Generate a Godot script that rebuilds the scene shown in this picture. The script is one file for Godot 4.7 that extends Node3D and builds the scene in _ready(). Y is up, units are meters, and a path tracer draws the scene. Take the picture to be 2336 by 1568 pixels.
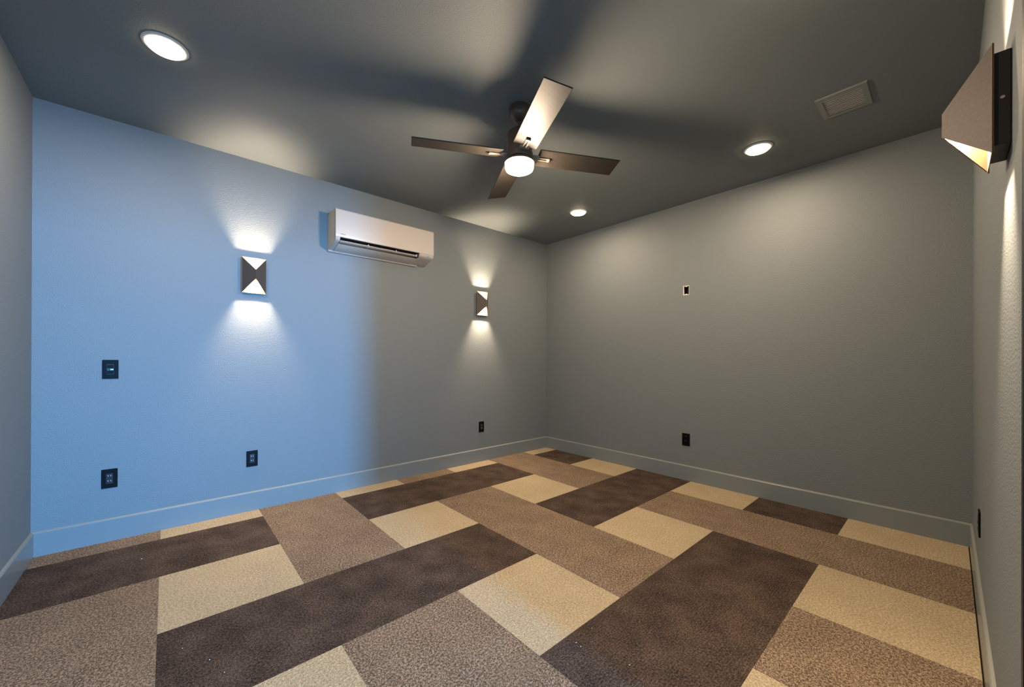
extends Node3D
# A blue-grey media room with patterned carpet planks, lit by ceiling wafers, a fan lamp, folded-metal sconces and daylight through the doorway.

const H := 2.74          # ceiling height
const RX := 4.483        # room length along the wall with the air conditioner
const RZ := 3.68         # room depth
const T := 0.579         # carpet square
const SKIRT := 0.145

var M := {}
var used := {}
var PT := Transform3D.IDENTITY

func _ready() -> void:
	set_camera()
	set_environment()
	make_materials()
	build_shell()
	build_floor()
	build_baseboards()
	build_added_hall()
	build_downlights()
	build_fan()
	build_air_conditioner()
	build_sconces()
	build_vent()
	build_wall_plates()
	build_electrical_box()
	build_crumbs()

# ---------------------------------------------------------------- camera, light, exposure
func set_camera() -> void:
	var c := Camera3D.new()
	c.name = "camera"
	var f := 883.266
	c.projection = Camera3D.PROJECTION_FRUSTUM
	c.near = 0.03
	c.far = 60.0
	c.size = 1568.0 / f * c.near
	c.frustum_offset = Vector2(18.92 / f, 34.97 / f) * c.near
	c.transform = Transform3D(Basis(Vector3.UP, -0.71607) * Basis(Vector3.RIGHT, 0.00111) * Basis(Vector3.BACK, 0.00325), Vector3(-3.8758, 1.188, 3.5786))
	add_child(c)
	c.current = true

const WARM := Color(1.0, 0.89, 0.765)
const DOWN_ENERGY := 0.88
const FAN_ENERGY := 1.85
const SCONCE_ENERGY := 0.84
const DAY_ENERGY := 72.0
const DAYLIGHT := Color(0.36, 0.70, 1.0)

func set_environment() -> void:
	var w := WorldEnvironment.new()
	w.name = "environment"
	var e := Environment.new()
	e.background_mode = Environment.BG_SKY
	var s := Sky.new()
	var m := ProceduralSkyMaterial.new()
	m.sky_top_color = Color(0.30, 0.48, 0.85)
	m.sky_horizon_color = Color(0.60, 0.75, 0.95)
	m.ground_horizon_color = Color(0.45, 0.48, 0.5)
	m.ground_bottom_color = Color(0.3, 0.31, 0.32)
	m.sky_energy_multiplier = 2.0
	s.sky_material = m
	e.sky = s
	e.tonemap_mode = Environment.TONE_MAPPER_LINEAR
	e.tonemap_exposure = 1.97
	e.sdfgi_enabled = true
	e.ssao_enabled = true
	e.ssil_enabled = true
	w.environment = e
	add_child(w)

func area_light(parent: Node3D, at: Vector3, basis: Basis, size: Vector2, color: Color, energy: float) -> void:
	var l := AreaLight3D.new()
	l.name = "area_light"
	l.area_size = size
	l.light_color = color
	l.light_energy = energy
	l.area_range = 14.0
	l.area_normalize_energy = true
	l.shadow_enabled = true
	l.transform = Transform3D(basis, at)
	parent.add_child(l, true)

func spot(parent: Node3D, at: Transform3D, angle: float, blend: float, energy: float) -> void:
	var l := SpotLight3D.new()
	l.name = "led_light"
	l.light_color = WARM
	l.light_energy = energy
	l.light_size = 0.010
	l.spot_range = 12.0
	l.spot_attenuation = 2.0
	l.spot_angle = angle
	l.spot_angle_attenuation = blend
	l.shadow_enabled = true
	l.transform = at
	parent.add_child(l, true)

# ---------------------------------------------------------------- helpers
func numbered(n: String) -> String:
	if not used.has(n):
		used[n] = 0
		return n
	used[n] += 1
	return "%s_%03d" % [n, used[n]]

func thing(called: String, label: String, category: String, at := Vector3.ZERO, basis := Basis.IDENTITY, group := "") -> Node3D:
	var o := Node3D.new()
	o.name = numbered(called)
	o.transform = Transform3D(basis, at)
	o.set_meta("label", label)
	o.set_meta("category", category)
	if group != "":
		o.set_meta("group", group)
	add_child(o)
	return o

func mb() -> SurfaceTool:
	var st := SurfaceTool.new()
	st.begin(Mesh.PRIMITIVE_TRIANGLES)
	st.set_smooth_group(-1)
	return st

func mesh_of(st: SurfaceTool, mat: Material) -> ArrayMesh:
	st.generate_normals()
	var m: ArrayMesh = st.commit()
	m.surface_set_material(0, mat)
	return m

func obj(called: String, st: SurfaceTool, mat: Material, parent: Node, label := "") -> MeshInstance3D:
	var o := MeshInstance3D.new()
	o.name = called
	o.mesh = mesh_of(st, mat)
	if label != "":
		o.set_meta("label", label)
	parent.add_child(o, true)
	return o

func struct(called: String, st: SurfaceTool, mat: Material, label := "") -> MeshInstance3D:
	var o := obj(called, st, mat, self, label)
	o.set_meta("kind", "structure")
	return o

func tri(st: SurfaceTool, a: Vector3, b: Vector3, c: Vector3, inside: Vector3) -> void:
	var n := (b - a).cross(c - a)
	if n.dot((a + b + c) / 3.0 - inside) < 0.0:
		var t := b
		b = c
		c = t
	# front faces run clockwise
	for p in [a, c, b]:
		st.add_vertex(PT * p)

func quad(st: SurfaceTool, a: Vector3, b: Vector3, c: Vector3, d: Vector3, inside: Vector3) -> void:
	tri(st, a, b, c, inside)
	tri(st, a, c, d, inside)

# box with chamfered edges
func box(st: SurfaceTool, c: Vector3, s: Vector3, bevel := 0.0) -> void:
	var h := s / 2.0
	var g := func(sx: int, sy: int, sz: int, axis: int) -> Vector3:
		var v := Vector3(sx * h.x, sy * h.y, sz * h.z)
		for k in 3:
			if k != axis:
				v[k] -= signf(v[k]) * bevel
		return c + v
	for axis in 3:
		for s1 in [-1, 1]:
			var q := []
			for uv in [[-1, -1], [1, -1], [1, 1], [-1, 1]]:
				var sg := [0, 0, 0]
				sg[axis] = s1
				sg[(axis + 1) % 3] = uv[0]
				sg[(axis + 2) % 3] = uv[1]
				q.append(g.call(sg[0], sg[1], sg[2], axis))
			quad(st, q[0], q[1], q[2], q[3], c)
	if bevel <= 0.0:
		return
	for axis in 3:
		var b := (axis + 1) % 3
		var d := (axis + 2) % 3
		for sb in [-1, 1]:
			for sd in [-1, 1]:
				var lo := [0, 0, 0]
				lo[axis] = -1
				lo[b] = sb
				lo[d] = sd
				var hi := lo.duplicate()
				hi[axis] = 1
				quad(st, g.call(lo[0], lo[1], lo[2], b), g.call(hi[0], hi[1], hi[2], b), g.call(hi[0], hi[1], hi[2], d), g.call(lo[0], lo[1], lo[2], d), c)
	for sx in [-1, 1]:
		for sy in [-1, 1]:
			for sz in [-1, 1]:
				tri(st, g.call(sx, sy, sz, 0), g.call(sx, sy, sz, 1), g.call(sx, sy, sz, 2), c)

func span(st: SurfaceTool, a: Vector3, b: Vector3, bevel := 0.0) -> void:
	box(st, (a + b) / 2.0, (b - a).abs(), bevel)

# turned shape about y; profile of (radius, height); breaks lists indices after which the edge is sharp
func lathe(st: SurfaceTool, prof: Array, n := 48, breaks := [], at := Vector3.ZERO) -> void:
	var group := 1
	var cen := Vector2.ZERO
	for p in prof:
		cen += p
	cen /= prof.size()
	for k in prof.size() - 1:
		st.set_smooth_group(group)
		var p: Vector2 = prof[k]
		var q: Vector2 = prof[k + 1]
		for j in n:
			var a0 := TAU * j / n
			var a1 := TAU * (j + 1) / n
			var d0 := Vector3(cos(a0), 0, sin(a0))
			var d1 := Vector3(cos(a1), 0, sin(a1))
			var v := [at + d0 * p.x + Vector3.UP * p.y, at + d1 * p.x + Vector3.UP * p.y, at + d1 * q.x + Vector3.UP * q.y, at + d0 * q.x + Vector3.UP * q.y]
			# outward side of a profile that runs from top to bottom lies to its right
			var t := (q - p).normalized()
			var out2 := Vector2(-t.y, t.x)
			var mid := (d0 + d1).normalized()
			var o3 := mid * out2.x + Vector3.UP * out2.y
			var ctr: Vector3 = (v[0] + v[1] + v[2] + v[3]) / 4.0 - o3
			if p.x > 1e-6:
				tri(st, v[0], v[1], v[2], ctr)
			if q.x > 1e-6:
				tri(st, v[0], v[2], v[3], ctr)
		if k + 1 in breaks:
			group += 1
	st.set_smooth_group(-1)

# profile of (z, y) swept along x
func sweep_x(st: SurfaceTool, prof: PackedVector2Array, x0: float, x1: float, caps := true, smooth := true) -> void:
	var cen := Vector2.ZERO
	for p in prof:
		cen += p
	cen /= prof.size()
	var n := prof.size()
	var clock := Geometry2D.is_polygon_clockwise(prof)
	var group := 50
	for k in n:
		var p := prof[k]
		var q := prof[(k + 1) % n]
		var r := prof[(k + 2) % n]
		st.set_smooth_group(group if smooth else -1)
		var t := (q - p).normalized()
		var o := Vector2(t.y, -t.x) if not clock else Vector2(-t.y, t.x)
		var a := Vector3(x0, p.y, p.x)
		var ctr := Vector3((x0 + x1) / 2, (p.y + q.y) / 2, (p.x + q.x) / 2) + Vector3(0, o.y, o.x) * 0.5
		var inside := ctr - Vector3(0, o.y, o.x)
		quad(st, a, Vector3(x1, p.y, p.x), Vector3(x1, q.y, q.x), Vector3(x0, q.y, q.x), inside)
		if absf((q - p).angle_to(r - q)) > 0.5:
			group += 1
	st.set_smooth_group(-1)
	if caps:
		var idx := Geometry2D.triangulate_polygon(prof)
		for k in range(0, idx.size(), 3):
			for x in [x0, x1]:
				var v := []
				for j in 3:
					var p := prof[idx[k + j]]
					v.append(Vector3(x, p.y, p.x))
				tri(st, v[0], v[1], v[2], Vector3((x0 + x1) / 2, v[0].y, v[0].z))

# flat plate of any outline with thickness along the normal
func plate(st: SurfaceTool, pts: Array, offset: Vector3) -> void:
	var cen := Vector3.ZERO
	for p in pts:
		cen += p
	cen = cen / pts.size() + offset / 2
	for k in pts.size():
		var a: Vector3 = pts[k]
		var b: Vector3 = pts[(k + 1) % pts.size()]
		quad(st, a, b, b + offset, a + offset, cen)
	for k in range(1, pts.size() - 1):
		tri(st, pts[0], pts[k], pts[k + 1], cen)
		tri(st, pts[0] + offset, pts[k] + offset, pts[k + 1] + offset, cen)

func rod(st: SurfaceTool, a: Vector3, b: Vector3, r: float, n := 10) -> void:
	var d := (b - a).normalized()
	var u := d.cross(Vector3.UP if absf(d.y) < 0.9 else Vector3.RIGHT).normalized()
	var w := d.cross(u)
	var mid := (a + b) / 2
	for j in n:
		var o0 := (u * cos(TAU * j / n) + w * sin(TAU * j / n)) * r
		var o1 := (u * cos(TAU * (j + 1) / n) + w * sin(TAU * (j + 1) / n)) * r
		st.set_smooth_group(9)
		quad(st, a + o0, a + o1, b + o1, b + o0, mid)
		st.set_smooth_group(-1)
		tri(st, a, a + o0, a + o1, mid)
		tri(st, b, b + o0, b + o1, mid)

# ---------------------------------------------------------------- materials
func plain(color: Color, rough := 0.6, metal := 0.0) -> StandardMaterial3D:
	var m := StandardMaterial3D.new()
	m.albedo_color = color
	m.roughness = rough
	m.metallic = metal
	return m

func noise_image(size: int, freq: float, seed_: int, octaves := 1, kind := FastNoiseLite.TYPE_SIMPLEX_SMOOTH) -> Image:
	var n := FastNoiseLite.new()
	n.noise_type = kind
	n.seed = seed_
	n.frequency = freq
	n.fractal_octaves = octaves
	n.fractal_type = FastNoiseLite.FRACTAL_FBM if octaves > 1 else FastNoiseLite.FRACTAL_NONE
	return n.get_seamless_image(size, size)

func tex(i: Image) -> ImageTexture:
	i.generate_mipmaps()
	return ImageTexture.create_from_image(i)

func paint(color: Color, rough: float, relief: float) -> StandardMaterial3D:
	var m := plain(color, rough)
	m.uv1_triplanar = true
	m.uv1_world_triplanar = true
	m.uv1_scale = Vector3.ONE * 1.0
	if relief > 0.0:
		m.heightmap_enabled = true
		m.heightmap_texture = M.peel
		m.heightmap_scale = relief
	return m

# carpet yarn: two yarn tones mixed per tuft, tuft relief, blotches of pressed pile
func yarn(dark: Color, light: Color, seed_: int, fine: float, blotch: float, rib: float) -> StandardMaterial3D:
	var size := 1024
	var a := noise_image(size, 0.30, seed_)
	var b := noise_image(size, 0.12, seed_ + 1)
	var c := noise_image(size, 0.006, seed_ + 2, 5)
	var rng := RandomNumberGenerator.new()
	rng.seed = seed_ * 77
	var ab := a.get_data()
	var bb := b.get_data()
	var cb := c.get_data()
	var out := PackedByteArray()
	out.resize(size * size * 3)
	var hb := PackedByteArray()
	hb.resize(size * size)
	for i in size * size:
		var y := i / size
		var row := sin(TAU * y * 150.0 / size)
		var f := ab[i] / 255.0 - 0.5
		var g := bb[i] / 255.0 - 0.5
		var k := cb[i] / 255.0 - 0.5
		var v := 0.5 + fine * (f * 1.1 + g * 0.7 + (rng.randf() - 0.5) * 0.55) + blotch * k + rib * row * 0.18
		v = clampf(v, 0.0, 1.0)
		out[i * 3] = int(255 * lerpf(dark.r, light.r, v))
		out[i * 3 + 1] = int(255 * lerpf(dark.g, light.g, v))
		out[i * 3 + 2] = int(255 * lerpf(dark.b, light.b, v))
		hb[i] = int(255 * clampf(0.5 + f * 0.6 + g * 0.4 + rib * row * 0.25, 0.0, 1.0))
	var m := plain(Color.WHITE, 0.95)
	m.albedo_texture = tex(Image.create_from_data(size, size, false, Image.FORMAT_RGB8, out))
	m.heightmap_enabled = true
	m.heightmap_texture = tex(Image.create_from_data(size, size, false, Image.FORMAT_L8, hb))
	m.heightmap_scale = 0.25
	m.metallic_specular = 0.15
	m.uv1_triplanar = true
	m.uv1_world_triplanar = true
	m.uv1_scale = Vector3.ONE * 0.62
	return m

func glow(color: Color, energy: float) -> StandardMaterial3D:
	var m := plain(Color(0.9, 0.9, 0.88), 0.4)
	m.emission_enabled = true
	m.emission = color
	m.emission_energy_multiplier = energy
	return m

func make_materials() -> void:
	M.peel = tex(noise_image(1024, 0.085, 11, 2))
	var slate := Color(0.436, 0.464, 0.468)
	M.wall = paint(slate, 0.62, 0.11)
	M.ceiling = paint(slate, 0.62, 0.07)
	M.skirt = paint(Color(0.470, 0.503, 0.505), 0.25, 0.0)
	M.strip_tone = plain(Color(0.52, 0.525, 0.49), 0.6)  # paler tone for the strip along the baseboard tops
	M.hall = paint(Color(0.80, 0.80, 0.78), 0.7, 0.0)
	M.hall_floor = paint(Color(0.50, 0.45, 0.40), 0.6, 0.0)
	M.backing = plain(Color(0.16, 0.14, 0.12), 0.95)
	M.beige = yarn(Color(0.50, 0.44, 0.345), Color(0.83, 0.76, 0.62), 3, 0.62, 0.10, 0.0)
	M.taupe = yarn(Color(0.255, 0.215, 0.174), Color(0.69, 0.60, 0.505), 5, 0.95, 0.16, 0.12)
	M.brown = yarn(Color(0.124, 0.103, 0.090), Color(0.445, 0.378, 0.328), 8, 0.66, 0.36, 0.30)
	M.white_trim = plain(Color(0.86, 0.86, 0.84), 0.45)
	M.lens = glow(Color(1.0, 0.90, 0.74), 9.0)
	M.bowl = glow(Color(1.0, 0.97, 0.90), 4.0)
	M.led = glow(Color(1.0, 0.90, 0.74), 10.0)
	M.bronze = plain(Color(0.36, 0.31, 0.27), 0.36, 0.25)  # brown brightened to take in the bloom of the fan lamp
	M.bracket = plain(Color(0.55, 0.50, 0.45), 0.35, 0.5)
	M.blade = wood_grain(Color(0.125, 0.113, 0.098), Color(0.180, 0.164, 0.143))
	M.blade_edge = plain(Color(0.42, 0.37, 0.32), 0.4, 0.2)
	M.sconce_skin = metal_skin(Color(0.30, 0.26, 0.225))
	M.sconce_box = plain(Color(0.135, 0.13, 0.125), 0.5, 0.2)
	M.sconce_inner = plain(Color(0.50, 0.41, 0.31), 0.6)
	M.plastic = plain(Color(0.70, 0.675, 0.64), 0.35)
	M.plastic_side_lit = plain(Color(0.76, 0.72, 0.65), 0.4)  # creamier than the front: lamp light on the side put into colour
	M.shaded_dark_plastic = plain(Color(0.13, 0.13, 0.13), 0.5)
	M.print = plain(Color(0.48, 0.47, 0.46), 0.5)
	M.cyan = plain(Color(0.30, 0.80, 0.88), 0.4)
	M.black_plate = plain(Color(0.045, 0.045, 0.055), 0.45)
	M.black_plate.metallic_specular = 0.2
	M.device = plain(Color(0.16, 0.16, 0.175), 0.22)
	M.slot = plain(Color(0.05, 0.05, 0.05), 0.7)
	M.brass = plain(Color(0.75, 0.73, 0.70), 0.3, 0.8)
	M.vent = paint(Color(0.49, 0.515, 0.50), 0.45, 0.0)
	M.duct = plain(Color(0.42, 0.42, 0.42), 0.5, 0.3)
	M.slat = plain(Color(0.60, 0.60, 0.58), 0.4)
	M.drywall = plain(Color(0.88, 0.84, 0.76), 0.9)
	M.box_inside = plain(Color(0.10, 0.08, 0.07), 0.8)
	M.wire = plain(Color(0.16, 0.17, 0.19), 0.5)
	M.frame = plain(Color(0.05, 0.055, 0.06), 0.4)
	M.crumb = plain(Color(0.93, 0.91, 0.88), 0.8)
	var g := plain(Color(0.95, 0.98, 1.0, 0.08), 0.02)
	g.transparency = BaseMaterial3D.TRANSPARENCY_ALPHA
	M.glass = g

func wood_grain(a: Color, b: Color) -> StandardMaterial3D:
	var size := 256
	var n := FastNoiseLite.new()
	n.seed = 21
	n.frequency = 0.02
	n.fractal_octaves = 3
	var i := Image.create(size, size, false, Image.FORMAT_RGB8)
	for y in size:
		for x in size:
			var v := clampf(0.5 + n.get_noise_2d(x * 0.35, y * 6.0) * 0.9, 0, 1)
			i.set_pixel(x, y, a.lerp(b, v))
	var m := plain(Color.WHITE, 0.5)
	m.metallic_specular = 0.35
	m.albedo_texture = tex(i)
	m.uv1_triplanar = true
	m.uv1_scale = Vector3.ONE * 2.0
	return m

func metal_skin(c: Color) -> StandardMaterial3D:
	var img := noise_image(256, 0.05, 33, 3)
	img.convert(Image.FORMAT_RGB8)
	var size := 256
	for y in size:
		for x in size:
			var v := img.get_pixel(x, y).r - 0.5
			img.set_pixel(x, y, Color(c.r * (1 + v * 0.28), c.g * (1 + v * 0.26), c.b * (1 + v * 0.24)))
	var m := plain(Color.WHITE, 0.55, 0.15)
	m.albedo_texture = tex(img)
	m.uv1_triplanar = true
	m.uv1_scale = Vector3.ONE * 8.0
	return m

# ---------------------------------------------------------------- shell
const DOOR_L := -4.40
const DOOR_R := -2.56
const DOOR_H := 2.12
const BOX_Y := 1.876
const BOX_Z := 1.872
const VENT := Vector2(-0.820, 3.165)

func build_shell() -> void:
	var st := mb()
	span(st, Vector3(-RX - 0.12, 0 - 0.05, -0.12), Vector3(0.12, H, 0))
	struct("wall_north", st, M.wall, "blue-grey painted wall carrying the air conditioner and two sconces")
	st = mb()   # east wall with a cut-out for the open electrical box
	var y0 := BOX_Y - 0.046
	var y1 := BOX_Y + 0.046
	var z0 := BOX_Z - 0.029
	var z1 := BOX_Z + 0.029
	span(st, Vector3(0, -0.05, 0), Vector3(0.12, H, z0))
	span(st, Vector3(0, -0.05, z1), Vector3(0.12, H, RZ + 0.12))
	span(st, Vector3(0, -0.05, z0), Vector3(0.12, y0, z1))
	span(st, Vector3(0, y1, z0), Vector3(0.12, H, z1))
	struct("wall_east", st, M.wall, "blue-grey painted wall with an open electrical box")
	st = mb()
	span(st, Vector3(-RX - 0.12, -0.05, 0), Vector3(-RX, H, RZ + 0.12))
	struct("wall_west", st, M.wall, "blue-grey painted side wall")
	st = mb()
	span(st, Vector3(DOOR_R, -0.05, RZ), Vector3(0, H, RZ + 0.12))
	span(st, Vector3(DOOR_L, DOOR_H, RZ), Vector3(DOOR_R, H, RZ + 0.12))
	span(st, Vector3(-RX, -0.05, RZ), Vector3(DOOR_L, H, RZ + 0.12))
	struct("wall_south", st, M.wall, "blue-grey painted wall with the doorway and one sconce")
	st = mb()
	var vx0 := VENT.x - 0.100
	var vx1 := VENT.x + 0.100
	var vz0 := VENT.y - 0.088
	var vz1 := VENT.y + 0.088
	span(st, Vector3(-RX - 0.12, H, -0.12), Vector3(vx0, H + 0.12, RZ + 0.12))
	span(st, Vector3(vx1, H, -0.12), Vector3(0.12, H + 0.12, RZ + 0.12))
	span(st, Vector3(vx0, H, -0.12), Vector3(vx1, H + 0.12, vz0))
	span(st, Vector3(vx0, H, vz1), Vector3(vx1, H + 0.12, RZ + 0.12))
	struct("ceiling", st, M.ceiling, "blue-grey painted ceiling")
	st = mb()
	var w := 0.035
	span(st, Vector3(DOOR_R - w, 0, RZ - 0.004), Vector3(DOOR_R, DOOR_H, RZ + 0.13), 0.003)
	span(st, Vector3(DOOR_L, 0, RZ - 0.004), Vector3(DOOR_L + w, DOOR_H, RZ + 0.13), 0.003)
	span(st, Vector3(DOOR_L, DOOR_H - w, RZ - 0.004), Vector3(DOOR_R, DOOR_H, RZ + 0.13), 0.003)
	struct("door_1", st, M.frame, "dark frame of the open doorway")

func build_floor() -> void:
	var st := mb()
	span(st, Vector3(-RX - 0.12, -0.15, -0.12), Vector3(0.12, -0.007, RZ + 0.12))
	var fl := struct("floor", st, M.backing, "carpet of beige squares with taupe and dark brown planks")
	var xs := [0.0]
	for k in 8:
		xs.append(maxf(-0.430 - T * k, -RX))
	var zs := [0.0]
	for k in 7:
		zs.append(minf(0.189 + T * k, RZ))
	var kind := func(c: int, r: int) -> String:
		if c % 2 == 0:
			return "beige" if r % 2 == 0 else "brown"
		if (c % 4 == 1 and r % 4 == 3) or (c % 4 == 3 and r % 4 == 1):
			return "brown"
		return "taupe"
	var done := {}
	for c in 8:
		for r in 7:
			if done.has(Vector2i(c, r)):
				continue
			var k: String = kind.call(c, r)
			var c1 := c
			var r1 := r
			if k == "taupe":
				while r1 + 1 < 7 and kind.call(c, r1 + 1) == "taupe":
					r1 += 1
			elif k == "brown":
				# a brown plank is centred on its crossing and reaches one column either way
				while c1 + 1 < 8 and c1 - c < 2 and kind.call(c1 + 1, r) == "brown" and not (c1 > c and c1 % 2 == 0):
					c1 += 1
			for a in range(c, c1 + 1):
				for b in range(r, r1 + 1):
					done[Vector2i(a, b)] = true
			st = mb()
			span(st, Vector3(xs[c1 + 1] + 0.0001, -0.007, zs[r] + 0.0001), Vector3(xs[c] - 0.0001, 0.0, zs[r1 + 1] - 0.0001), 0.0006)
			obj("carpet_square" if k == "beige" else "carpet_plank", st, M[k], fl)
	st = mb()
	span(st, Vector3(DOOR_L, -0.007, RZ), Vector3(DOOR_R, 0.002, RZ + 0.125), 0.002)
	obj("threshold", st, M.frame, fl)

func build_baseboards() -> void:
	var t := 0.013
	var prof := PackedVector2Array([Vector2(0, 0), Vector2(t, 0), Vector2(t, SKIRT - 0.008), Vector2(t - 0.002, SKIRT - 0.004), Vector2(0, SKIRT)])
	var runs := [["baseboard_north", Transform3D(Basis.IDENTITY, Vector3(-RX, 0, 0)), RX], ["baseboard_east", Transform3D(Basis(Vector3.UP, -PI / 2), Vector3(0, 0, 0)), RZ], ["baseboard_south", Transform3D(Basis(Vector3.UP, PI), Vector3(0, 0, RZ)), -DOOR_R], ["baseboard_west", Transform3D(Basis(Vector3.UP, PI / 2), Vector3(-RX, 0, RZ)), RZ]]
	for r in runs:
		var st := mb()
		PT = r[1]
		sweep_x(st, prof, 0, r[2], true, false)
		PT = Transform3D.IDENTITY
		var bb := struct(r[0], st, M.skirt, "painted baseboard")
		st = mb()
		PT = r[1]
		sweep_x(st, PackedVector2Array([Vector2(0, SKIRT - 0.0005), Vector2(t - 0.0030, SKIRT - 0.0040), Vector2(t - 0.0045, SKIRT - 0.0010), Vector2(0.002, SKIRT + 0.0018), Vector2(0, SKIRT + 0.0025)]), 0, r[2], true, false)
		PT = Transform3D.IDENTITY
		obj("top_strip", st, M.strip_tone, bb, "pale strip along the top edge")

# unseen room added behind the doorway, its tall window shaped to cast the daylight
func build_added_hall() -> void:
	var z0 := RZ + 0.12
	var z1 := 9.7
	var xl := -4.6
	var xr := -1.6
	var st := mb()
	span(st, Vector3(xl, -0.15, z0), Vector3(xr, -0.002, z1 + 0.15))
	struct("floor_hall", st, M.hall_floor, "floor of the unseen room behind the doorway")
	st = mb()
	span(st, Vector3(xl - 0.12, H, z0), Vector3(xr + 0.12, H + 0.12, z1 + 0.15))
	struct("ceiling_hall", st, M.hall, "ceiling of the unseen room behind the doorway")
	st = mb()
	span(st, Vector3(xl - 0.12, -0.15, z0), Vector3(xl, H, z1 + 0.15))
	struct("wall_hall_west", st, M.hall, "side wall of the unseen room behind the doorway")
	st = mb()
	span(st, Vector3(xr, -0.15, z0), Vector3(xr + 0.12, H, z1 + 0.15))
	struct("wall_hall_east", st, M.hall, "side wall of the unseen room behind the doorway")
	var a := -3.08
	var b := -2.43
	var top := 2.3
	var sill := 0.55
	st = mb()
	span(st, Vector3(xl, -0.05, z1), Vector3(a, H, z1 + 0.15))
	span(st, Vector3(b, -0.05, z1), Vector3(xr, H, z1 + 0.15))
	span(st, Vector3(a, top, z1), Vector3(b, H, z1 + 0.15))
	span(st, Vector3(a, -0.05, z1), Vector3(b, sill, z1 + 0.15))
	struct("wall_hall_south", st, M.hall, "end wall of the unseen room behind the doorway")
	st = mb()
	var w := 0.04
	span(st, Vector3(a, sill, z1 + 0.04), Vector3(a + w, top, z1 + 0.1), 0.003)
	span(st, Vector3(b - w, sill, z1 + 0.04), Vector3(b, top, z1 + 0.1), 0.003)
	span(st, Vector3(a + w, sill, z1 + 0.04), Vector3(b - w, sill + w, z1 + 0.1), 0.003)
	span(st, Vector3(a + w, top - w, z1 + 0.04), Vector3(b - w, top, z1 + 0.1), 0.003)
	var win := struct("added_window_1", st, M.frame, "tall window added in the unseen room behind the doorway")
	st = mb()
	span(st, Vector3(a + w, sill + w, z1 + 0.068), Vector3(b - w, top - w, z1 + 0.072))
	obj("pane", st, M.glass, win)
	area_light(win, Vector3((a + b) / 2, (sill + top) / 2, z1 + 0.02), Basis.IDENTITY, Vector2(b - a - 0.1, top - sill - 0.1), DAYLIGHT, DAY_ENERGY)  # added area light stands for the daylight at the window

# ---------------------------------------------------------------- lamps
func build_downlights() -> void:
	var spots := [[Vector2(-3.885, 1.02), "round glowing ceiling light nearest the light switch"], [Vector2(-0.615, 1.02), "round glowing ceiling light nearest the corner beyond the air conditioner"], [Vector2(-0.615, 2.66), "round glowing ceiling light beside the ceiling vent"], [Vector2(-3.885, 2.66), "round glowing ceiling light just inside the doorway"]]
	for s in spots:
		var t := thing("recessed_light", s[1], "ceiling light", Vector3(s[0].x, H, s[0].y), Basis.IDENTITY, "round ceiling lights")
		var st := mb()
		lathe(st, [Vector2(0.092, 0.0), Vector2(0.092, -0.003), Vector2(0.089, -0.006), Vector2(0.080, -0.009), Vector2(0.074, -0.009), Vector2(0.071, -0.006)], 64, [1])
		obj("trim_ring", st, M.white_trim, t)
		st = mb()
		lathe(st, [Vector2(0.0715, -0.005), Vector2(0.0710, -0.015), Vector2(0.068, -0.0185), Vector2(0.050, -0.0215), Vector2(0.02, -0.0225), Vector2(0.0, -0.0227)], 64)
		obj("lens", st, M.lens, t, "glowing white lens")
		area_light(t, Vector3(0, -0.026, 0), Basis(Vector3.RIGHT, -PI / 2), Vector2(0.115, 0.115), WARM, DOWN_ENERGY)

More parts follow.
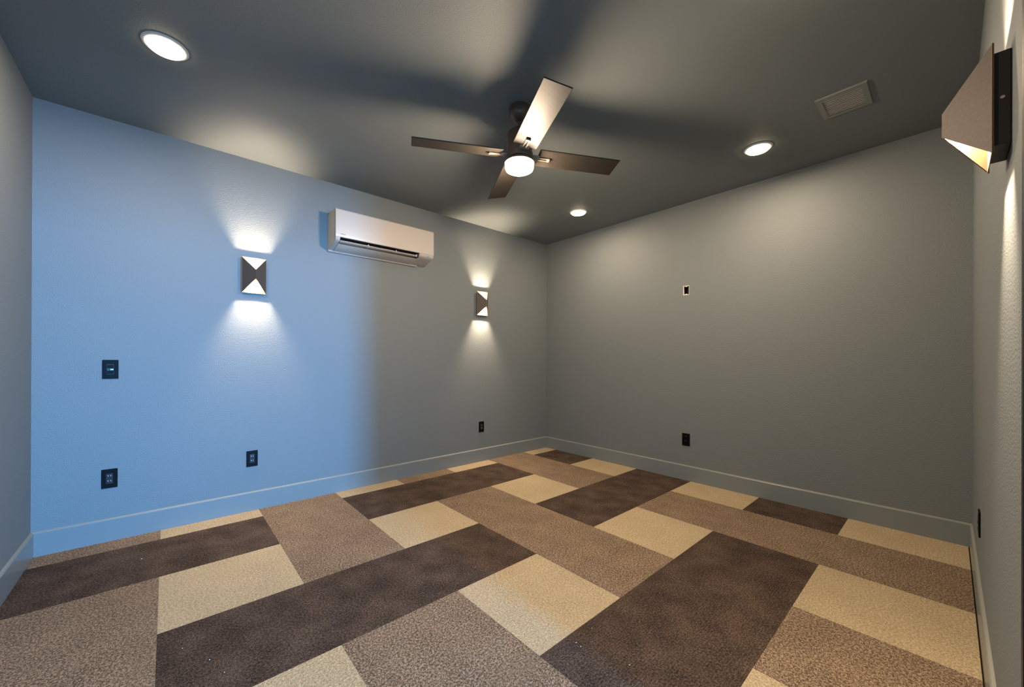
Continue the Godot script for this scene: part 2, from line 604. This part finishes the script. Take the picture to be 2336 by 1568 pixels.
func build_fan() -> void:
	var f := thing("ceiling_fan", "dark bronze four-blade ceiling fan with a glowing round light", "ceiling fan", Vector3(-2.24, H, 1.84))
	var st := mb()
	lathe(st, [Vector2(0.062, 0.0), Vector2(0.064, -0.006), Vector2(0.064, -0.040), Vector2(0.060, -0.056), Vector2(0.046, -0.074), Vector2(0.030, -0.084), Vector2(0.020, -0.088), Vector2(0.0, -0.088)], 56, [6])
	var can := obj("canopy", st, M.bronze, f)
	for a in [2.95, 3.35]:
		st = mb()
		var d := Vector3(cos(a), 0, sin(a))
		rod(st, d * 0.060 + Vector3(0, -0.022, 0), d * 0.0685 + Vector3(0, -0.022, 0), 0.004, 10)
		obj("screw", st, M.bronze, can)
	st = mb()
	rod(st, Vector3(0, -0.08, 0), Vector3(0, -0.15, 0), 0.0105, 20)
	obj("downrod", st, M.bronze, f)
	st = mb()
	lathe(st, [Vector2(0.0, -0.128), Vector2(0.022, -0.128), Vector2(0.024, -0.136), Vector2(0.040, -0.140), Vector2(0.062, -0.149), Vector2(0.075, -0.163), Vector2(0.079, -0.180), Vector2(0.079, -0.285), Vector2(0.083, -0.290), Vector2(0.083, -0.318), Vector2(0.079, -0.323), Vector2(0.0, -0.323)], 64, [1, 3, 7, 8, 9, 10])
	obj("motor_housing", st, M.bronze, f)
	st = mb()
	lathe(st, [Vector2(0.060, -0.323), Vector2(0.060, -0.330), Vector2(0.090, -0.334), Vector2(0.092, -0.346), Vector2(0.089, -0.346), Vector2(0.0, -0.340)], 64, [1, 2, 3, 4])
	obj("light_collar", st, M.bronze, f)
	st = mb()
	lathe(st, [Vector2(0.0885, -0.344), Vector2(0.0885, -0.372), Vector2(0.084, -0.384), Vector2(0.070, -0.392), Vector2(0.045, -0.397), Vector2(0.0, -0.399)], 64)
	obj("light_bowl", st, M.bowl, f, "glowing white glass bowl")
	var o := OmniLight3D.new()
	o.name = "bowl_light"
	o.position = Vector3(0, -0.370, 0)
	o.light_color = WARM
	o.light_energy = FAN_ENERGY
	o.light_size = 0.075
	o.omni_range = 12.0
	o.omni_attenuation = 2.0
	o.shadow_enabled = true
	f.add_child(o)
	var pitch := deg_to_rad(11.0)
	for k in 4:
		var ang := deg_to_rad(27.5 + 90.0 * k)
		# local x along the blade; the edge of growing angle is the raised one
		var rotb := Basis(Vector3.UP, -ang)
		var hub := Transform3D(rotb, Vector3(0, -0.298, 0))
		var tilt := hub * Transform3D(Basis(Vector3.RIGHT, -pitch), Vector3.ZERO)
		st = mb()
		PT = tilt
		span(st, Vector3(0.115, 0.0, -0.0725), Vector3(0.648, 0.007, 0.0725), 0.002)
		var bl := obj("blade", st, M.blade, f)
		st = mb()
		for s in [-1, 1]:
			rod(st, Vector3(0.07, -0.004, s * 0.009), Vector3(0.185, -0.005, s * 0.009), 0.0042, 10)
		span(st, Vector3(0.178, -0.010, -0.014), Vector3(0.194, 0.0, 0.014), 0.002)
		span(st, Vector3(0.07, -0.006, -0.028), Vector3(0.122, 0.0, 0.028), 0.002)
		obj("blade_bracket", st, M.bracket, bl)
		PT = Transform3D.IDENTITY

func build_sconces() -> void:
	var spots := [[Vector3(-3.365, 1.832, 0), 0.0, "folded bronze wall sconce between the light switch and the air conditioner"], [Vector3(-1.118, 1.832, 0), 0.0, "folded bronze wall sconce between the air conditioner and the room corner"], [Vector3(-2.24, 1.845, RZ), PI, "folded bronze wall sconce on the wall with the doorway"]]
	for s in spots:
		sconce(s[0], s[1], s[2])

func sconce(at: Vector3, turn: float, label: String) -> void:
	var t := thing("wall_sconce", label, "wall lamp", at, Basis(Vector3.UP, turn), "folded bronze wall sconces")
	var st := mb()
	span(st, Vector3(-0.068, -0.117, 0.0), Vector3(0.068, 0.117, 0.029), 0.002)
	var bp := obj("backplate", st, M.sconce_box, t)
	for s in [-1, 1]:
		st = mb()
		rod(st, Vector3(s * 0.067, 0.0, 0.014), Vector3(s * 0.0705, 0.0, 0.014), 0.004, 12)
		obj("screw", st, M.brass, bp)
	var w := 0.082
	var h := 0.1375
	var r := 0.0325
	var zb := 0.030
	var zr := 0.115
	st = mb()
	span(st, Vector3(-w, -h, zb), Vector3(w, h, zb + 0.002), 0.0005)
	obj("back_panel", st, M.sconce_inner, t, "pale lit inside of the sconce")
	for s in [-1, 1]:
		var pts := [Vector3(s * w, h, zb), Vector3(s * w, -h, zb), Vector3(0, -r, zr), Vector3(0, r, zr)]
		var n: Vector3 = (pts[2] - pts[0]).cross(pts[1] - pts[0]).normalized()
		if n.z < 0:
			n = -n
		st = mb()
		plate(st, pts, -n * 0.0012)
		var skin := obj("side_panel", st, M.sconce_skin, t, "bronze folded metal panel")
		st = mb()
		var inner := []
		for p in pts:
			inner.append(p - n * 0.0012 - Vector3(0, 0, 0.0006))
		plate(st, inner, -n * 0.001)
		obj("inner_face", st, M.sconce_inner, skin, "pale inside of the panel")
	st = mb()
	span(st, Vector3(-0.012, -0.012, zb + 0.002), Vector3(0.012, 0.012, 0.100), 0.002)
	var core := obj("lamp_holder", st, M.sconce_inner, t)
	for s in [-1, 1]:
		st = mb()
		span(st, Vector3(-0.010, s * 0.012, 0.080), Vector3(0.010, s * 0.0145, 0.099), 0.0004)
		obj("led", st, M.led, core, "glowing lamp chip")
		# the lamp chip throws a lensed beam up or down the wall and a weaker wide spread through the opening
		var up := Transform3D(Basis(Vector3.RIGHT, PI / 2 * s), Vector3(0, s * 0.019, 0.090))
		spot(t, up, 40.0, 1.0, SCONCE_ENERGY)
		spot(t, up, 76.0, 0.2, SCONCE_ENERGY * 0.30)

# ---------------------------------------------------------------- air conditioner
func build_air_conditioner() -> void:
	var x0 := -2.812
	var x1 := -1.876
	var yb := 2.137
	var t := thing("air_conditioner", "white split air conditioner mounted high on the blue-grey wall", "air conditioner", Vector3((x0 + x1) / 2, yb, 0))
	var hw := (x1 - x0) / 2
	# profile in (depth from wall, height above the lower back edge)
	var full := PackedVector2Array([Vector2(0.0, 0.0), Vector2(0.0, 0.312), Vector2(0.02, 0.317), Vector2(0.186, 0.317), Vector2(0.186, 0.062), Vector2(0.176, 0.047), Vector2(0.150, 0.036), Vector2(0.05, 0.008)])
	var cut := PackedVector2Array([Vector2(0.0, 0.0), Vector2(0.0, 0.312), Vector2(0.02, 0.317), Vector2(0.186, 0.317), Vector2(0.186, 0.080), Vector2(0.150, 0.082), Vector2(0.115, 0.070), Vector2(0.112, 0.0256), Vector2(0.05, 0.008)])
	var sl := -hw + 0.036
	var sr := hw - 0.155
	var st := mb()
	sweep_x(st, full, -hw, sl)
	sweep_x(st, full, sr, hw)
	sweep_x(st, cut, sl, sr)
	var body := obj("body", st, M.plastic_side_lit, t)
	# rounded front panel, ends lower at both sides of the air slot
	var front := PackedVector2Array([Vector2(0.187, 0.3185), Vector2(0.203, 0.3165), Vector2(0.2095, 0.310), Vector2(0.212, 0.298), Vector2(0.2135, 0.10), Vector2(0.2130, 0.086), Vector2(0.2115, 0.080), Vector2(0.207, 0.078), Vector2(0.187, 0.078)])
	st = mb()
	sweep_x(st, front, -hw - 0.001, hw + 0.001)
	var fp := obj("front_panel", st, M.plastic, t)
	# curved chin right and left of the slot and the long lower flap
	st = mb()
	var chin := PackedVector2Array([Vector2(0.2122, 0.0782), Vector2(0.2075, 0.064), Vector2(0.199, 0.0525), Vector2(0.187, 0.0450), Vector2(0.150, 0.0335), Vector2(0.05, 0.0060), Vector2(0.05, 0.0085), Vector2(0.150, 0.038), Vector2(0.187, 0.060), Vector2(0.187, 0.0782)])
	sweep_x(st, chin, -hw, sl)
	obj("chin", st, M.plastic, t)
	st = mb()
	sweep_x(st, chin, sr, hw)
	obj("chin", st, M.plastic, t)
	st = mb()
	var flap := PackedVector2Array([Vector2(0.148, 0.0365), Vector2(0.05, 0.0085), Vector2(0.0, -0.002), Vector2(0.0, -0.007), Vector2(0.05, 0.003), Vector2(0.149, 0.0315), Vector2(0.152, 0.034)])
	sweep_x(st, flap, sl + 0.002, sr - 0.002)
	obj("lower_flap", st, M.plastic, t)
	st = mb()
	var lip := PackedVector2Array([Vector2(0.0, 0.002), Vector2(0.022, 0.004), Vector2(0.026, -0.004), Vector2(0.02, -0.010), Vector2(0.0, -0.011)])
	sweep_x(st, lip, -hw - 0.004, hw - 0.085)
	obj("lower_lip", st, M.plastic, t)
	# air outlet; its dark colour is real lining plus painted recess shade
	st = mb()
	var lining := PackedVector2Array([Vector2(0.1855, 0.0785), Vector2(0.150, 0.0805), Vector2(0.117, 0.069), Vector2(0.114, 0.029), Vector2(0.115, 0.029), Vector2(0.119, 0.067), Vector2(0.150, 0.0785), Vector2(0.1855, 0.0765)])
	sweep_x(st, lining, sl + 0.001, sr - 0.001)
	span(st, Vector3(sl - 0.0005, 0.04, 0.114), Vector3(sl + 0.0025, 0.078, 0.190))
	span(st, Vector3(sr - 0.0025, 0.04, 0.114), Vector3(sr + 0.0005, 0.078, 0.190))
	span(st, Vector3(sl + 0.001, 0.0755, 0.150), Vector3(sr - 0.001, 0.0779, 0.2105))
	obj("air_outlet", st, M.shaded_dark_plastic, t, "dark air outlet slot with recess shade painted in")
	# white louvre blade across the slot
	st = mb()
	var blade := PackedVector2Array([Vector2(0.1915, 0.0535), Vector2(0.1760, 0.0455), Vector2(0.1745, 0.0485), Vector2(0.1900, 0.0575)])
	sweep_x(st, blade, sl + 0.006, sr - 0.012)
	var lv := obj("louvre", st, M.plastic, t)
	for k in 3:
		var x := lerpf(sl, sr, [0.335, 0.69, 0.975][k])
		st = mb()
		span(st, Vector3(x - 0.003, 0.042, 0.168), Vector3(x + 0.003, 0.068, 0.1945), 0.001)
		obj("louvre_pin", st, M.plastic, lv)
	# faint maker's mark, small print and the cyan indicator, its glow painted flat
	st = mb()
	for k in 7:
		var x := -hw + 0.036 + k * 0.0062
		span(st, Vector3(x, 0.100, 0.2128), Vector3(x + 0.0046, 0.1085, 0.2139))
	obj("maker_mark", st, M.print, fp, "small grey lettering mark")
	st = mb()
	for k in 5:
		var x := -hw + 0.045 + k * 0.0052
		span(st, Vector3(x, 0.0835, 0.2110), Vector3(x + 0.0032, 0.0885, 0.2128))
	obj("small_print", st, M.print, fp, "second line of tiny grey lettering")
	st = mb()
	for k in 6:
		var x := hw - 0.060 + k * 0.0058
		span(st, Vector3(x, 0.084, 0.2112), Vector3(x + 0.0036, 0.0872, 0.2127))
	obj("corner_print", st, M.plastic_side_lit, fp)
	st = mb()
	PT = Transform3D(Basis(Vector3.RIGHT, 0.95), Vector3(hw - 0.055, 0.0585, 0.2040))
	span(st, Vector3(-0.013, -0.009, 0.0), Vector3(0.013, 0.009, 0.0012), 0.0005)
	PT = Transform3D.IDENTITY
	obj("indicator", st, M.cyan, fp, "small cyan indicator with painted glow")
	st = mb()
	PT = Transform3D(Basis(Vector3.RIGHT, 0.95), Vector3(hw - 0.055, 0.0585, 0.2040))
	for k in 12:
		var a := TAU * k / 12
		span(st, Vector3(cos(a) * 0.005 - 0.0012, sin(a) * 0.005 - 0.0012, 0.001), Vector3(cos(a) * 0.005 + 0.0012, sin(a) * 0.005 + 0.0012, 0.0017))
	PT = Transform3D.IDENTITY
	obj("indicator_ring", st, M.plastic, fp, "white ring on the indicator")
	st = mb()
	span(st, Vector3(-hw - 0.0008, 0.045, 0.180), Vector3(-hw + 0.0, 0.312, 0.1825))
	obj("seam", st, M.print, body)

# ---------------------------------------------------------------- vent, plates, box, crumbs
func build_vent() -> void:
	var c := Vector3(VENT.x, H, VENT.y)
	var t := thing("ceiling_vent", "painted metal ceiling vent with thin slats", "vent", c)
	var hx := 0.139
	var hz := 0.118
	var ix := 0.100
	var iz := 0.088
	var st := mb()
	for s in [-1, 1]:
		var y0 := -0.0075
		plate(st, [Vector3(s * hx, 0, -hz), Vector3(s * hx, 0, hz), Vector3(s * (hx - 0.004), y0, hz - 0.004), Vector3(s * (hx - 0.004), y0, -hz + 0.004)], Vector3(-s * 0.0008, 0.0, 0))
		plate(st, [Vector3(-hx, 0, s * hz), Vector3(hx, 0, s * hz), Vector3(hx - 0.004, y0, s * (hz - 0.004)), Vector3(-hx + 0.004, y0, s * (hz - 0.004))], Vector3(0, 0.0, -s * 0.0008))
		span(st, Vector3(s * ix, y0, -hz + 0.004), Vector3(s * (hx - 0.004), y0 + 0.001, hz - 0.004))
		span(st, Vector3(-ix, y0, s * iz), Vector3(ix, y0 + 0.001, s * (hz - 0.004)))
	obj("frame", st, M.vent, t)
	st = mb()
	span(st, Vector3(-ix, 0.40, -iz), Vector3(ix, 0.402, iz))
	for s in [-1, 1]:
		span(st, Vector3(s * ix, 0.0, -iz), Vector3(s * (ix - 0.001), 0.40, iz))
		span(st, Vector3(-ix, 0.0, s * iz), Vector3(ix, 0.40, s * (iz - 0.001)))
	obj("duct", st, M.duct, t, "sheet metal duct behind the slats")
	var n := 10
	for k in n:
		var x := lerpf(-ix + 0.012, ix - 0.010, k / float(n - 1))
		st = mb()
		PT = Transform3D(Basis(Vector3.BACK, -0.16), Vector3(x, -0.0045, 0))
		span(st, Vector3(-0.0054, -0.0006, -iz), Vector3(0.0054, 0.0006, iz))
		PT = Transform3D.IDENTITY
		obj("slat", st, M.slat, t)

func outlet(at: Vector3, turn: float, kind: String, label: String) -> void:
	var names := {"outlet": "wall_outlet", "switch": "light_switch", "jack": "wall_outlet"}
	var t := thing(names[kind], label, "light switch" if kind == "switch" else "outlet", at, Basis(Vector3.UP, turn), "" if kind == "switch" else "black wall outlets")
	var w := 0.0375
	var h := 0.0615
	var st := mb()
	span(st, Vector3(-w, -h, 0), Vector3(w, h, 0.006), 0.0022)
	obj("cover_plate", st, M.black_plate, t)
	if kind == "jack":
		for s in [-1, 1]:
			st = mb()
			PT = Transform3D(Basis(Vector3.RIGHT, PI / 2), Vector3(0, s * 0.021, 0.006))
			lathe(st, [Vector2(0.0, 0.003), Vector2(0.0155, 0.003), Vector2(0.0175, 0.001), Vector2(0.0175, 0.0)], 28)
			PT = Transform3D.IDENTITY
			var rc := obj("receptacle", st, M.black_plate, t)
			for d in [-1, 1]:
				st = mb()
				span(st, Vector3(d * 0.0062 - 0.001, s * 0.021 - 0.002, 0.0085), Vector3(d * 0.0062 + 0.001, s * 0.021 + 0.007, 0.0093))
				obj("slot", st, M.slot, rc)
		return
	st = mb()
	span(st, Vector3(-0.0166, -0.0335, 0.004), Vector3(0.0166, 0.0335, 0.0082), 0.0012)
	var dev := obj("device", st, M.device, t)
	if kind == "outlet":
		for s in [-1, 1]:
			for d in [-1, 1]:
				st = mb()
				span(st, Vector3(d * 0.0063 - 0.0016, s * 0.0165 - 0.001, 0.0078), Vector3(d * 0.0063 + 0.0016, s * 0.0165 + 0.007, 0.0086))
				obj("contact_slot", st, M.brass, dev, "bright socket slot")
			st = mb()
			rod(st, Vector3(0, s * 0.0165 - 0.0075, 0.0078), Vector3(0, s * 0.0165 - 0.0075, 0.0085), 0.0024, 12)
			obj("ground_hole", st, M.slot, dev)
	else:
		st = mb()
		span(st, Vector3(-0.0145, 0.008, 0.0078), Vector3(0.0145, 0.030, 0.0095), 0.001)
		obj("upper_button", st, M.black_plate, dev)
		st = mb()
		span(st, Vector3(-0.0145, -0.030, 0.0078), Vector3(0.0145, -0.009, 0.0095), 0.001)
		obj("lower_button", st, M.black_plate, dev)
		st = mb()
		span(st, Vector3(0.0005, -0.004, 0.0078), Vector3(0.0150, 0.003, 0.0100), 0.001)
		obj("slider", st, M.brass, dev, "bright metal slider")

func build_wall_plates() -> void:
	outlet(Vector3(-4.152, 1.114, 0), 0, "switch", "black light switch plate at mid height above an outlet")
	outlet(Vector3(-4.154, 0.405, 0), 0, "outlet", "black wall outlet directly below the light switch")
	outlet(Vector3(-3.370, 0.405, 0), 0, "outlet", "black wall outlet directly below the sconce next to the switch")
	outlet(Vector3(-1.105, 0.400, 0), 0, "outlet", "black wall outlet below the sconce near the room corner")
	outlet(Vector3(0, 0.400, 1.875), -PI / 2, "jack", "black wall outlet below the open electrical box")
	outlet(Vector3(-0.90, 0.400, RZ), PI, "outlet", "black wall outlet on the wall with the doorway")

func build_electrical_box() -> void:
	var t := thing("electrical_box", "open electrical box cut into the wall with ragged pale edges", "electrical box", Vector3(0, BOX_Y, BOX_Z), Basis(Vector3.UP, -PI / 2))
	var w := 0.029
	var h := 0.046
	var d := 0.075
	var st := mb()
	span(st, Vector3(-w, -h, -d), Vector3(w, h, -d + 0.002))
	span(st, Vector3(-w, -h, -d), Vector3(-w + 0.0015, h, -0.013))
	span(st, Vector3(w - 0.0015, -h, -d), Vector3(w, h, -0.013))
	span(st, Vector3(-w, -h, -d), Vector3(w, -h + 0.0015, -0.013))
	span(st, Vector3(-w, h - 0.0015, -d), Vector3(w, h, -0.013))
	obj("box_shell", st, M.box_inside, t)
	# ragged drywall edge left bare around the hole
	var rng := RandomNumberGenerator.new()
	rng.seed = 4
	st = mb()
	for side in 4:
		var n := 9
		for k in n:
			var a := float(k) / n
			var b := float(k + 1) / n
			var deep: float = [0.0085, 0.0035, 0.007, 0.007][side] * rng.randf_range(0.55, 1.1)
			if side == 0:
				span(st, Vector3(-w, lerpf(-h, h, a), -0.012), Vector3(-w + deep, lerpf(-h, h, b), 0.0006))
			elif side == 1:
				span(st, Vector3(w - deep, lerpf(-h, h, a), -0.012), Vector3(w, lerpf(-h, h, b), 0.0003))
			elif side == 2:
				span(st, Vector3(lerpf(-w, w, a), -h, -0.012), Vector3(lerpf(-w, w, b), -h + deep, 0.0004))
			else:
				span(st, Vector3(lerpf(-w, w, a), h - deep, -0.012), Vector3(lerpf(-w, w, b), h, 0.0004))
	obj("drywall_edge", st, M.drywall, t, "ragged bare drywall edge")
	for s in [-1, 1]:
		st = mb()
		var pts := []
		for k in 9:
			var a := PI * k / 8.0
			pts.append(Vector3(cos(a) * 0.013, s * (h - sin(a) * 0.013), -0.011))
		plate(st, pts, Vector3(0, 0, 0.009))
		obj("mounting_ear", st, M.drywall, t, "pale rounded mounting tab")
	st = mb()
	rod(st, Vector3(-0.006, -0.020, -0.07), Vector3(-0.002, -0.010, -0.020), 0.004, 10)
	rod(st, Vector3(0.008, 0.010, -0.07), Vector3(0.002, -0.006, -0.022), 0.004, 10)
	obj("wire", st, M.wire, t)

func build_crumbs() -> void:
	var spots := [Vector2(-3.984, 0.450), Vector2(-3.824, 1.522), Vector2(-3.745, 1.670), Vector2(-3.708, 1.783), Vector2(-2.545, 1.808), Vector2(-2.455, 2.545), Vector2(-2.578, 2.555), Vector2(-2.581, 2.582), Vector2(-2.515, 2.766)]
	var rng := RandomNumberGenerator.new()
	rng.seed = 12
	for k in spots.size():
		var where: String = "beside the wall below the switch" if k == 0 else "that ends under the fan" if k < 5 else "leading to the vent corner"
		var t := thing("crumb", ("longish white crumb" if k == 0 else "tiny white crumb") + " on the dark brown carpet plank " + where, "crumb", Vector3(spots[k].x, 0, spots[k].y), Basis(Vector3.UP, rng.randf() * TAU), "white crumbs on the carpet")
		var st := mb()
		var l := 0.009 if k == 0 else rng.randf_range(0.0025, 0.0045)
		span(st, Vector3(-l / 2, 0, -0.0013), Vector3(l / 2, 0.0022, 0.0013), 0.0006)
		obj("flake", st, M.crumb, t)
